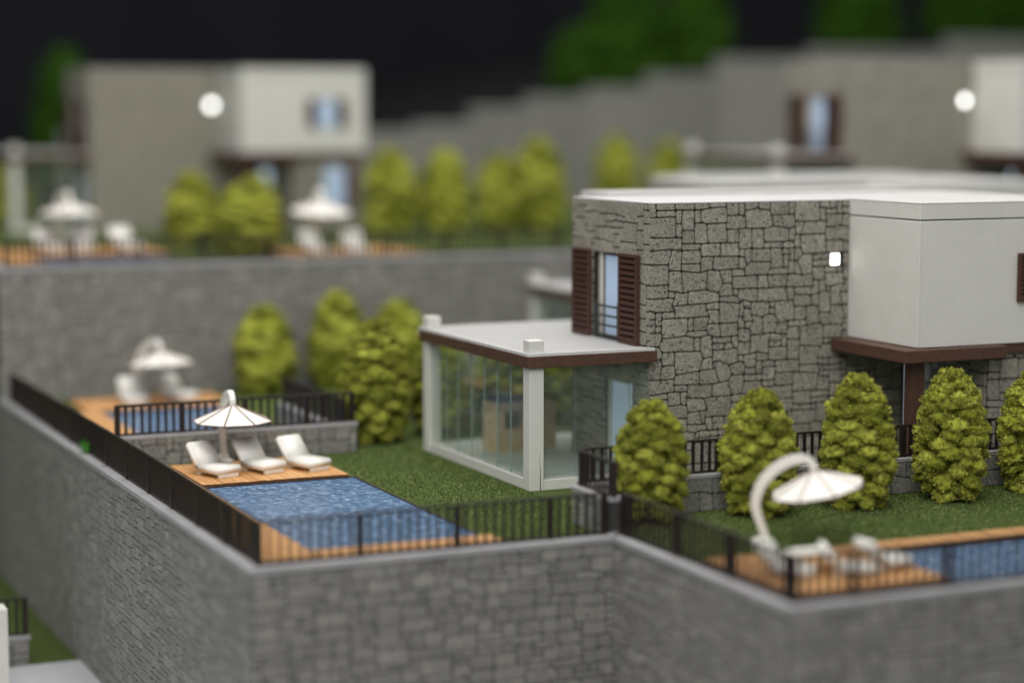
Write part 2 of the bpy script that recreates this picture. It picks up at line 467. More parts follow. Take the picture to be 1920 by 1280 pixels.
coping(wbl, [(-.06, .46), (.45, .46), (.45, 50), (-.06, 50)], UZ + .02 - LZ, UZ + .12 - LZ)

# ---- railings: posts, rails and every baluster
bal_mesh = MB().box(-.033, .033, -.02, .02, 0, 1).mesh('baluster', 'iron')
post_mesh = MB().cbox(-.065, .065, -.05, .05, 0, 1, .008).mesh('post', 'iron')
def railing(label, p0, p1, z, h=.86, posts=2.0, step=.2, group=None, first=True, lean=0.0, offset=0):
    a, b = Vector((*p0, z)), Vector((*p1, z)); d = b - a; L = d.length; ang = math.atan2(d.y, d.x)
    t = thing('railing', label, 'railing', a, ang)
    MB().cbox(-.05, L + .05, -.035, .035, h - .055, h, .01).build('top_rail', 'iron', t)
    MB().cbox(0, L, -.025, .025, .0, .06, .006).build('bottom_rail', 'iron', t)
    n = max(1, round(L / step)); every = round(posts / step); R = random.Random(int(L * 977 + z * 31))
    for k in range(n + 1):
        x = L * k / n
        if (k + offset) % every == 0 or k in (0, n):
            o = link('post', post_mesh, t, (x, 0, 0)); o.scale = (1, 1, h - .02)
        else:
            o = link('baluster', bal_mesh, t, (x + R.uniform(-.008, .008), 0, .03)); o.scale = (1, 1, h - .06)
            o.rotation_euler = (0, R.uniform(-.012, .012), 0)
    return t
railing('dark brown railing running along the top of the long left wall', (11.12, 36.4), (11.12, 60.6), CT)
railing('dark railing at the near end of the pool above the front wall', (11.12, 36.22), (18.3, 36.22), CT, offset=0)
railing('dark railing on the short wall stepping forward, in front of the lime trees', (18.62, 29.75), (18.62, 36.0), CT)
railing('blurred dark railing in front of the right pool and its deck', (18.62, 29.6), (35, 29.6), CT, offset=4)
railing('blurred dark railing along the edge of the rear terrace', (11.2, 61.45), (44.5, 61.45), UZ + .14, h=.8)

# ---- low garden walls with railings
def garden_wall(label, p0, p1, h, seed, limit, rail_label, thick=.34, both=False, end=False, rh=.76):
    a, b = Vector((*p0, 0)), Vector((*p1, 0)); L = (b - a).length
    U = (b - a).normalized(); N = Vector((U.y, -U.x, 0))
    t = thing('garden_wall', label, 'wall', a)
    c = [(0, 0), (U * L).xy[:], (U * L - N * thick).xy[:], (-N * thick).xy[:]]
    c = [tuple(q) for q in c]
    if area2(c) < 0: c = c[::-1]
    body = MB().prism(c, 0, h - .07).build('wall_body', 'mortar_wall', t)
    stonework(body, (0, 0, 0), U, Z_, N, L, h - .07, seed, 'stone_wall', .20, .17, SZ, .012, .022, limit)
    if end:
        stonework(body, U * L, -N, Z_, U, thick, h - .07, seed + 5, 'stone_wall', .20, .17, SZ, .012, .022, 0, stuffname='end_stones')
    e = .035
    cc = [(-U * e + N * e), (U * (L + e) + N * e), (U * (L + e) - N * (thick + e)), (-U * e - N * (thick + e))]
    cc = [(q.x, q.y) for q in cc]
    coping(t, cc, h - .07, h)
    q0 = a + U * .06 - N * thick * .5; q1 = b - U * .06 - N * thick * .5
    railing(rail_label, (q0.x, q0.y), (q1.x, q1.y), h, rh, posts=1.6)
    return t
garden_wall('low stone garden wall behind the three loungers', (11.35, 48.4), (17.45, 48.4), .76, 21, 120, 'short dark railing on the low wall behind the loungers', end=True)
garden_wall('low stone wall beside the big lime tree, going back from the lounger wall', (17.06, 53.6), (17.06, 48.80), .62, 22, 60, 'dark railing going back from the lounger wall', rh=.7)
garden_wall('low dark stone garden wall behind the row of lime trees', (18.75, 37.95), (34.0, 37.95), .80, 23, 240, 'dark railing behind the row of lime trees by the house', rh=.74)
garden_wall('short stub of low stone wall beside the step corner', (18.42, 37.9), (18.42, 36.3), .80, 24, 40, 'short dark railing on the wall stub near the glass room corner', rh=.74)
garden_wall('low stone wall behind the glass room', (18.9, 52.2), (30, 52.2), .8, 25, 120, 'dark railing seen through the glass room', rh=.7)

# ------------------------------------------------------------------ house
HX0, HX1, HY0, HY1, HZ = 22.26, 27.65, 41.75, 45.85, 6.42
WX1, WY0, WZ0, WZ1 = 32.9, 38.87, 3.12, 6.44
def shutter(parent, O, U, N, wid, hei, n, name='shutter'):
    """louvred panel: frame plus slats; O lower corner on the wall"""
    O, U, N = Vector(O), Vector(U), Vector(N); e = bpy.data.objects.new(name, None)
    fr = MB()
    def bar(a, b, c, d, n0, n1, mb, tilt=0):
        vs = []
        for nn in (n0, n1):
            for x, z in ((a, c), (b, c), (b, d), (a, d)):
                vs.append(tuple(O + U * x + Vector(Z_) * (z + (tilt if nn == n1 else 0)) + N * nn))
        i = len(mb.v); mb.v += vs
        for q in ((3, 2, 1, 0), (4, 5, 6, 7), (0, 1, 5, 4), (1, 2, 6, 5), (2, 3, 7, 6), (3, 0, 4, 7)): mb.f.append(tuple(i + k for k in q)); mb.mi.append(0)
        return mb
    f = .075
    bar(0, f, 0, hei, 0, .10, fr); bar(wid - f, wid, 0, hei, 0, .10, fr); bar(f, wid - f, 0, f, 0, .10, fr); bar(f, wid - f, hei - f, hei, 0, .10, fr)
    # louvres: dark backing board between them is the wall behind
    o = fr.build(name, 'shutter', parent)
    bk = MB(); bar(f, wid - f, f, hei - f, .002, .02, bk); bk.build('backing', 'mortar', o)
    for k in range(n):
        z = f + (hei - 2 * f) * (k + .5) / n; s_ = (hei - 2 * f) / n * .24
        sl = bar(f, wid - f, z - s_, z + s_, .025, .09, MB(), -.03); sl.build('slat', 'shutter', o)
    return o
def house(label, off, detail, name='model_house'):
    t = thing(name, label, 'house', (HX0 + off[0], HY0 + off[1], off[2]))
    o = Vector((HX0, HY0, 0))
    W, D = HX1 - HX0, HY1 - HY0
    wx, wy = WX1 - HX0, WY0 - HY0          # local extents of the white storey
    sm = 'mortar' if detail else 'stone'
    # stone block with real openings on its two visible faces
    sq = (27.10 - HX0, 27.50 - HX0, 4.79, 5.20)
    wn = (43.05 - HY0, 44.60 - HY0, 3.10, 5.16)
    dr = (42.52 - HY0, 43.98 - HY0, .06, 2.22)
    def snap(hole, wid, x_off=0):
        gx_, gz_ = wid / round(wid / .172), HZ / round(HZ / .158); q = [round((hole[0] + x_off) / gx_) * gx_ - x_off, round((hole[1] + x_off) / gx_) * gx_ - x_off, round(hole[2] / gz_) * gz_, round(hole[3] / gz_) * gz_]
        return tuple(q)
    sq = snap(sq, W + .042, .042); wn = snap(wn, D); dr = snap(dr, D)
    mb = MB()
    holed_wall(mb, (0, 0, 0), X_, Z_, NY, W, HZ, [sq], .22)
    holed_wall(mb, (0, 0, 0), Y_, Z_, NX, D, HZ, [wn, dr], .15)
    mb.quad((0, D, 0), (0, D, HZ), (W, D, HZ), (W, D, 0)); mb.quad((W, 0, 0), (W, D, 0), (W, D, HZ), (W, 0, HZ))
    mb.quad((0, 0, HZ), (W, 0, HZ), (W, D, HZ), (0, D, HZ))
    sw = mb.build('stone_wall', sm, t)
    if detail:
        n = stonework(sw, (-.042, 0, 0), X_, Z_, NY, W + .042, HZ, 41, 'stone', .172, .158, SZ, .0150, .028, 215,
                      score=lambda p: -p.z, holes=[(sq[0] + .042, sq[1] + .042, sq[2], sq[3])])
        stonework(sw, (0, 0, 0), Y_, Z_, NX, D, HZ, 42, 'stone', .172, .158, SZ, .0150, .028, 300 - n, score=lambda p: -p.z, holes=[wn, dr], stuffname='lower_stones')
    # flat roof slabs
    MB().cbox(-.012, W, -.012, D, HZ, HZ + .03, .008).build('roof', 'roof', t)
    MB().cbox(1.2, wx - .2, D + .32, D + 2.0, HZ - .4, HZ + .09, .015).build('roof', 'roof', t)
    MB().box(1.3, wx - .3, D + .34, D + 1.9, 0, HZ - .4).build('rear_wall', 'white', t)
    # small lit window
    a = MB().box(sq[0] + .02, sq[1] - .02, .12, .14, sq[2] + .02, sq[3] - .02).build('window', 'lit', t)
    a['label'] = 'small square window glowing white'
    MB().box(sq[0], sq[0] + .02, .05, .2, sq[2], sq[3]).box(sq[1] - .02, sq[1], .05, .2, sq[2], sq[3]).box(sq[0] + .02, sq[1] - .02, .05, .2, sq[2], sq[2] + .02).box(sq[0] + .02, sq[1] - .02, .05, .2, sq[3] - .02, sq[3]).build('frame', 'dark', a)
    # tall french window with louvred shutters and guard rail on the left face
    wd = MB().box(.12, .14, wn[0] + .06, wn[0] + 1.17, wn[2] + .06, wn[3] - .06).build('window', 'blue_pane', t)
    fr = MB()
    for a0, b0, c0, d0 in ((wn[0] + .01, wn[0] + .06, wn[2], wn[3]), (wn[0] + .06, wn[0] + 1.17, wn[2], wn[2] + .06), (wn[0] + .06, wn[0] + 1.17, wn[3] - .06, wn[3]), (wn[0] + 1.17, wn[0] + 1.21, wn[2], wn[3])):
        fr.box(.09, .148, a0, b0, c0, d0)
    fr.build('frame', 'shutter', wd)
    MB().box(.06, .148, wn[0] + 1.21, wn[0] + 1.34, wn[2] + .01, wn[3] - .01).build('jamb', 'white', wd)
    MB().box(.10, .148, wn[0] + 1.34, wn[1] - .002, wn[2] + .002, wn[3] - .002).build('side_panel', 'stone', wd)
    shutter(t, (-.05, wn[0], wn[2] - .03), (0, -1, 0), NX, .93, 2.12, 14)
    shutter(t, (-.05, wn[1] + .95, wn[2] - .03), (0, -1, 0), NX, .93, 2.12, 14)
    MB().box(-.16, .0, wn[0] - .1, wn[1] + .1, wn[2] - .12, wn[2] - .02).build('sill', 'coping', t)
    g = MB().cbox(-.12, -.06, wn[1] - .34, wn[1] - .25, wn[2], wn[2] + .86, .008).cbox(-.12, -.06, wn[0] + .05, wn[0] + .11, wn[2], wn[2] + .86, .008).build('guard_rail', 'iron_green', t)
    for k in range(4):
        MB().cbox(-.11, -.07, wn[0] + .11, wn[1] - .34, wn[2] + .06 + k * .23, wn[2] + .11 + k * .23, .006).build('bar', 'iron_green', g)
    # ground-floor door that opens into the glass room
    d = MB().box(.10, .13, dr[0] + .04, dr[1] - .16, dr[2] + .05, dr[3] - .05).build('door', 'blue_pane', t)
    MB().box(.04, .148, dr[1] - .15, dr[1] - .01, dr[2], dr[3]).box(.07, .098, dr[0] + .30, dr[0] + .34, dr[2] + .05, dr[3] - .05).box(.07, .098, dr[0] + .34, dr[1] - .15, dr[3] - .09, dr[3] - .05).build('frame', 'white', d)
    # white upper storey with groove, corner seam and brown band
    wl0 = W
    gz = 6.05
    up = MB().cbox(wl0, wx, wy, D - .4, WZ0 + .02, gz, .02).build('upper_storey', 'white', t)
    MB().cbox(wl0 - .004, wx + .004, wy - .004, D - .396, gz + .028, WZ1, .015).build('parapet', 'white', up)
    MB().box(wl0 + .03, wx - .03, wy + .03, D - .43, gz - .01, gz + .04).build('groove', 'mortar', up)
    MB().cbox(wl0 - .006, wl0 + .05, wy - .012, wy + .02, WZ0 + .05, gz - .02, .012).build('corner_seam', 'white', up)
    MB().cbox(wl0 - .012, wx, wy - .012, D - .4, WZ1, WZ1 + .02, .006).build('roof', 'roof', t)
    MB().box(wl0 + .02, wx - .02, wy + .06, D - .5, WZ0 - .20, WZ0 + .02).build('brown_band', 'brown', t)
    cp = MB().cbox(27.13 - HX0, 29.95 - HX0, 38.57 - HY0, -.06, 2.84, 3.13, .018).build('canopy', 'brown', t)
    MB().cbox(27.62 - HX0, 27.98 - HX0, 39.02 - HY0, 39.3 - HY0, 0, 2.84, .01).build('post', 'brown', cp)
    # window with shutters in the white wall
    x0, x1, z0, z1 = 30.40 - HX0, 32.05 - HX0, 4.12, 5.25
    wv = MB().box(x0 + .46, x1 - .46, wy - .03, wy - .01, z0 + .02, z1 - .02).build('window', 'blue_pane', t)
    MB().box(x0 + .40, x0 + .46, wy - .06, wy - .008, z0, z1).box(x1 - .46, x1 - .40, wy - .06, wy - .008, z0, z1).box(x0 + .46, x1 - .46, wy - .06, wy - .008, z1 - .03, z1).build('frame', 'shutter', wv)
    shutter(t, (x0, wy - .012, z0), X_, NY, .40, z1 - z0, 9); shutter(t, (x1 - .40, wy - .012, z0), X_, NY, .40, z1 - z0, 9)
    # recessed stone ground floor under the white storey
    gx = 29.80 - HX0; gy = 39.1 - HY0
    gf = MB().box(gx, wx - .1, gy, D - .6, 0, WZ0 - .2).build('ground_floor_wall', sm, t)
    MB().box(W, gx, .02, D - .6, 0, WZ0 - .2).build('recess_wall', sm, t)
    if detail:
        stonework(gf, (gx, gy, 0), X_, Z_, NY, wx - .1 - gx, WZ0 - .2, 43, 'stone', .172, .158, SZ, .0150, .028, 90)
        stonework(gf, (gx, gy, 0), Y_, Z_, NX, .02 - gy, WZ0 - .2, 44, 'stone', .172, .158, SZ, .0150, .028, 60)
        stonework(t.children[-1], (W, .02, 0), X_, Z_, NY, gx - W, WZ0 - .2, 45, 'stone', .172, .158, SZ, .0150, .028, 60)
    dd = MB().box(W + 1.64, W + 2.08, -.06, -.03, .08, 2.4).build('door', 'lit_blue', t)
    MB().box(W + 1.58, W + 1.64, -.08, -.02, .04, 2.46).box(W + 2.08, W + 2.13, -.08, -.02, .04, 2.46).box(W + 1.64, W + 2.08, -.08, -.02, 2.4, 2.46).build('frame', 'shutter', dd)
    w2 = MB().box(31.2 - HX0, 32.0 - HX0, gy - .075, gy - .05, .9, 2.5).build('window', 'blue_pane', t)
    MB().box(32.0 - HX0, 32.5 - HX0, gy - .10, gy - .05, .85, 2.55).build('shutter_board', 'shutter', w2)
    return t
def conservatory(label, off, detail):
    GX, GY, GY1, GXE = 19.12, 41.58, 48.05, 22.24
    t = thing('glass_room', label, 'glass room', (GX + off[0], GY + off[1], off[2]))
    L, D = GXE - GX, GY1 - GY
    def col(x, y, s=.36, zt=3.42): 
        return MB().cbox(x, x + s, y, y + s, 0, zt, .02).build('column', 'white', t)
    col(0, 0); col(0, D - .36)
    s1 = MB().cbox(.36, L, .03, .36, 0, .24, .012).build('sill', 'white', t)
    MB().cbox(.03, .36, .36, D - .36, 0, .24, .012).build('sill', 'white', t)
    MB().box(.36, L + 2, .36, D + .5, 0, .09).build('floor', 'floor_grey', t)
    MB().cbox(-.09, L + .07, -.10, .10, 2.81, 3.07, .012).build('fascia', 'brown', t)
    MB().cbox(-.09, .12, .102, D + .05, 2.81, 3.07, .012).build('fascia', 'brown', t)
    r = MB().prism([(-.05, -.06), (L + .02, -.06), (L + .02, HY1 - GY + .04), (L + 3.8, HY1 - GY + .04), (L + 3.8, D + .5), (.4, D + .5), (.4, D + .1), (-.05, D + .1)], 2.98, 3.10).build('roof', 'roof_grey', t)
    MB().box(-.07, L + .02, -.08, .0, 3.072, 3.135).box(-.07, .01, .0, D + .1, 3.072, 3.135).build('roof_edge', 'roof', r)
    MB().box(.0, L, .1, D + .4, 2.94, 2.97).build('ceiling', 'white', t)
    def pane(x0, x1, y0, y1):
        mb = MB().box(x0, x1, y0, y1, .24, 2.81)
        thin_x = (x1 - x0) < (y1 - y0)
        for k in range(6):
            face_big = k in ((3, 5) if thin_x else (2, 4))
            mb.mi[k] = 0 if face_big else 1
        mb.build('pane', ['glass', 'glass_edge'], t)
    if detail:
        ck = MB(); z = .0; x = .275; R = random.Random(3)
        for k in range(9):
            z2 = z + .095; x2 = x + R.uniform(-.012, .012); w1, w2 = .010 * (1 - k / 9) + .002, .010 * (1 - (k + 1) / 9) + .002
            ck.quad((x - w1, -.003, z), (x + w1, -.003, z), (x2 + w2, -.003, z2), (x2 - w2, -.003, z2)); z, x = z2, x2
        ck.build('crack', 'dark', t)
    g = .022
    ys = [.40, 1.30, 2.07, 2.82, 3.60, 4.44, 5.20, D - .38] if detail else [.4, D - .38]
    for a, b in zip(ys, ys[1:]): pane(.115, .135, a + g, b - g * .2)
    xs = [.40, 1.20, 2.12, L - .03] if detail else [.4, L - .03]
    for a, b in zip(xs, xs[1:]): pane(a + g, b - g * .2, .115, .135)
    xs = [.40, 1.4, 2.3, L + 1.6] if detail else [.4, L]
    for a, b in zip(xs, xs[1:]): pane(a + g, b, D - .14, D - .12)
    return t
house('grey stone model house with white upper storey, in sharp focus', (0, 0, 0), True)
conservatory('glass room with brown fascia and white corner columns beside the sharp house', (0, 0, 0), True)
H3 = (8.35, 11.7, 0); H1 = (-3.95, 40.0, 3.88); H2 = (18.95, 20.6, 4.0)
house('blurred house hidden behind the sharp house, only its pale roof showing', H3, False)
conservatory('blurred glass room just left of the sharp house shutters', H3, False)
house('blurred stone and white house at the upper left, before the black backdrop', H1, False)
conservatory('blurred glass room cut by the left edge, beside the upper left house', H1, False)
house('blurred stone and white house at the upper right edge', H2, False)
conservatory('blurred glass room left of the upper right house', H2, False)
# fireplace in the glass room
fp = thing('fireplace', 'tan fireplace with a dark opening inside the glass room', 'fireplace', (20.45, 46.4, .09), math.radians(8))
holed = MB(); holed_wall(holed, (0, 0, 0), X_, Z_, NY, 1.75, 1.25, [(.22, .85, .55, 1.02)], .35)
holed.quad((0, 0, 0), (0, 0, 1.25), (0, .7, 1.25), (0, .7, 0)).quad((1.75, 0, 0), (1.75, .7, 0), (1.75, .7, 1.25), (1.75, 0, 1.25)).quad((0, .7, 0), (0, .7, 1.25), (1.75, .7, 1.25), (1.75, .7, 0))
holed.build('body', 'tan', fp)
MB().cbox(-.04, 1.79, -.04, .74, 1.25, 1.33, .01).build('mantel', 'mortar_wall', fp)
MB().box(.225, .845, .3, .34, .555, 1.015).build('fire_back', 'dark', fp)

# ------------------------------------------------------------------ pools and decks
def deck(label, rects, z=0.0, th=.11, pw=.165, name='pool_deck', far=False):
    t = thing(name, label, 'deck', (rects[0][0], rects[0][2], z))
    ox, oy = rects[0][0], rects[0][2]
    R = random.Random(int(ox * 100 + oy))
    for x0, x1, y0, y1 in rects:
        n = max(1, round((x1 - x0) / pw)); ww = (x1 - x0) / n
        for k in range(n):
            a = x0 + k * ww - ox; dz = R.uniform(-.006, .006); e = R.uniform(-.008, .008)
            b = MB().box(a + .004, a + ww - .004, y0 - oy + e, y1 - oy + e, .006, th + dz, 0, 1)
            b.build('plank', ['wood', 'burnt'], t)
    return t
def pool(name_label, x0, x1, y0, y1, z=0.0):
    w_ = sheet('pool_water', [(x0, y0), (x1, y0), (x1, y1), (x0, y1)], z + .035, 'water')
    e = .06
    MB().box(x0 - e, x0, y0 - e, y1 + e, z + .005, z + .055).box(x1, x1 + e, y0 - e, y1 + e, z + .005, z + .055).box(x0, x1, y1, y1 + e, z + .005, z + .055).box(x0, x1, y0 - e, y0, z + .005, z + .055).build('pool_edge', 'iron', w_)
deck('orange timber deck under the three white loungers', [(12.45, 15.98, 44.86, 47.75), (11.32, 12.40, 36.55, 47.75), (12.45, 16.2, 36.5, 37.14)])
pool('', 12.46, 16.06, 37.22, 44.78)
deck('blurred timber deck by the right-hand pool', [(18.95, 22.20, 30.15, 33.35), (22.20, 32.0, 32.66, 33.35)])
pool('', 22.27, 31.9, 30.0, 32.58)
deck('blurred timber deck in front of the tall rear wall', [(12.7, 17.0, 57.6, 60.2), (11.4, 13.0, 51, 57.6)])
pool('', 13.1, 16.8, 51.2, 57.5)
deck('blurred timber deck on the rear terrace at far left', [(11.6, 17.5, 66.0, 70.2), (11.6, 12.6, 62, 66), (12.6, 20, 61.8, 62.3)], UZ, pw=.33)
pool('', 12.7, 17.0, 62.4, 65.9, UZ)
deck('blurred timber deck below the second rear umbrella', [(20.6, 25.2, 61.9, 66.8), (25.2, 36, 61.9, 62.6)], UZ, pw=.33)

# ---- loungers
def make_lounger():
    t = link('sun_lounger', None)
    sb = bmesh.new()
    def slab(bm_, m, sx, sy, sz):
        r = bmesh.ops.create_cube(bm_, size=1, matrix=m @ Matrix.Diagonal((sx, sy, sz, 1)))
        return r['verts']
    bm_ = bmesh.new(); slab(bm_, Matrix.Translation((0, -.38, .17)), .70, .88, .19)
    bmesh.ops.bevel(bm_, geom=bm_.edges[:], offset=.035, segments=3, affect='EDGES'); MB().bm(bm_).build('seat', 'acrylic', t, True)
    bm_ = bmesh.new(); slab(bm_, Matrix.Translation((0, .03, .16)) @ Matrix.Rotation(math.radians(50), 4, 'X') @ Matrix.Translation((0, .30, .03)), .70, .72, .17)
    bmesh.ops.bevel(bm_, geom=bm_.edges[:], offset=.035, segments=3, affect='EDGES'); MB().bm(bm_).build('backrest', 'acrylic', t, True)
    MB().cbox(-.27, .27, -.80, -.70, 0, .10, .01).build('leg', 'acrylic', t)
    MB().cbox(-.27, .27, -.05, .12, 0, .12, .01).build('leg', 'acrylic', t)
    sb.free()
    return t
LG = make_lounger(); first = [True]
def lounger(x, y, z, deg, label, s=1.0):
    o = LG if first[0] else copy_tree(LG); first[0] = False
    o.location = (x, y, z); o.rotation_euler = (0, 0, math.radians(deg)); o.scale = (s, s, s)
    tag(o, label, 'lounger', 'white sun loungers on the decks')
lounger(13.02, 46.30, .115, 20, 'leftmost of three white loungers under the sharp umbrella')
lounger(14.16, 46.42, .115, 20, 'middle of three white loungers beside the sharp pool')
lounger(15.22, 46.30, .115, 22, 'white lounger nearest the glass room, rightmost of the three')
lounger(14.30, 59.0, .115, -4, 'blurred white lounger left of the umbrella by the tall rear wall')
lounger(15.62, 59.2, .115, 24, 'blurred white lounger right of the umbrella by the tall rear wall')
lounger(19.55, 31.6, .115, 35, 'blurred white lounger behind the right railing, leftmost there', .82)
lounger(20.55, 31.15, .115, 62, 'blurred white lounger behind the right railing, middle one', .82)
lounger(21.45, 31.25, .115, 95, 'blurred white lounger behind the right railing, next to the pool', .82)
lounger(13.9, 68.6, UZ + .115, 10, 'blurred white lounger under the far left rear umbrella', 1.1)
lounger(15.0, 68.4, UZ + .115, -10, 'blurred white lounger in the middle of the far left rear deck', 1.1)
lounger(16.3, 67.9, UZ + .115, 14, 'blurred white lounger right of the far left rear umbrella', 1.1)
lounger(21.6, 64.0, UZ + .115, 8, 'blurred white lounger below the second rear umbrella, left one', 1.0)
lounger(22.9, 63.6, UZ + .115, -8, 'blurred white lounger below the second rear umbrella, right one', 1.0)

# ---- side table on the right deck
tb = thing('side_table', 'blurred small white table among the right deck loungers', 'table', (20.3, 31.75, .115))
MB().cbox(-.45, .45, -.25, .25, .30, .36, .015).build('table_top', 'acrylic', tb)
for sx in (-1, 1):
    for sy in (-1, 1): MB().cbox(sx * .38 - .03, sx * .38 + .03, sy * .18 - .03, sy * .18 + .03, 0, .30, .008).build('leg', 'acrylic', tb)

# ---- cantilever umbrellas: a flat cut cane arm carrying an eight panel canopy
ARM = [(0, 0), (-.06, .18), (-.13, .40), (-.22, .64), (-.265, .82), (-.25, 1.0), (-.19, 1.18), (-.08, 1.36), (.08, 1.52), (.27, 1.65), (.48, 1.73), (.66, 1.755), (.80, 1.71), (.865, 1.62), (.875, 1.50)]
def umbrella(label, loc, rz, tilt_x=0, tilt_y=0, canopy_rz=0, s=1.0, arm_s=1.0, r=.94, droop=0):
    t = thing('parasol', label, 'umbrella', loc, rz); t.scale = (s, s, s)
    wds = [.075, .075, .075, .08, .085, .088, .09, .092, .092, .09, .088, .082, .075, .07, .06]
    mb = MB(); n = len(ARM); th = .065
    L_, R_ = [], []
    for k, (u, z) in enumerate(ARM):
        a, b = ARM[max(0, k - 1)], ARM[min(n - 1, k + 1)]; d = Vector((b[0] - a[0], b[1] - a[1])).normalized(); nn = Vector((-d.y, d.x)) * wds[k]
        L_.append((u + nn.x, z + nn.y)); R_.append((u - nn.x, z - nn.y))
    for k in range(n):
        for y in (-th, th):
            mb.v += [(L_[k][0], y, L_[k][1]), (R_[k][0], y, R_[k][1])]
    for k in range(n - 1):
        q, p = 4 * k, 4 * k + 4
        for f in ((q, q + 1, p + 1, p), (q + 2, p + 2, p + 3, q + 3), (q, p, p + 2, q + 2), (q + 1, q + 3, p + 3, p + 1)): mb.f.append(f); mb.mi.append(0)
    mb.f += [(0, 2, 3, 1), (4 * n - 4, 4 * n - 3, 4 * n - 1, 4 * n - 2)]; mb.mi += [0, 0]
    mb.build('arm', 'acrylic', t)
    MB().tube([(-.02, 0, 0), (-.02, 0, .05), (-.02, 0, .08)], [.22, .22, .17], 16).build('base', 'acrylic', t)
    MB().tube([(-.20, .02, 0), (-.20, .02, .16), (-.20, .02, .20)], [.13, .13, .08], 12).build('weight', 'acrylic', t, True)
    cz = 1.54
    c = link('canopy', None, t, (.875, 0, cz)); c.rotation_euler = (tilt_x, tilt_y, canopy_rz)
    h = .40
    ring = [(r * math.cos(k * math.pi / 4), r * math.sin(k * math.pi / 4)) for k in range(8)]
    for k in range(8):
        a, b = ring[k], ring[(k + 1) % 8]; g = .012
        m = Vector(((a[0] + b[0]) / 2, (a[1] + b[1]) / 2, 0)).normalized() * g
        pb = MB(); top = []
        for dz in (0, -.028):
            pb.v += [(m.x, m.y, dz), (a[0] + m.x * .2, a[1] + m.y * .2, -h + dz), (b[0] + m.x * .2, b[1] + m.y * .2, -h + dz)]
        pb.f = [(0, 1, 2), (5, 4, 3), (0, 3, 4, 1), (1, 4, 5, 2), (2, 5, 3, 0)]; pb.mi = [0, 1, 1, 1, 1]
        pb.build('canopy_panel', ['paper', 'burnt'], c)
        MB().tube([(0, 0, .004), (a[0] * 1.01, a[1] * 1.01, -h - .002)], [.016, .018], 6).build('rib', 'burnt', c)
    MB().tube([(0, 0, -.02), (0, 0, .06)], [.05, .04], 8).build('finial', 'acrylic', c)
    return t
umbrella('white cantilever umbrella in fairly sharp focus over three loungers', (13.78, 47.60, .115), math.radians(-93), 0, 0, .35)
umbrella('large blurred white umbrella on a curved arm at the right, nearest the camera', (20.83, 34.1, .03), math.radians(-22), -.02, -.20, .2, 1.0)
umbrella('blurred white umbrella before the tall rear wall at the left', (14.75, 59.4, .115), math.radians(-69), 0, -.05, .3)
umbrella('blurred white umbrella on the rear terrace beside the far left glass room', (14.5, 69.6, UZ + .115), math.radians(-80), 0, 0, .3, 1.08)
umbrella('blurred tilted white umbrella on the rear terrace below the upper left house', (22.5, 66.4, UZ + .115), math.radians(-95), .0, .12, .2, 1.12)

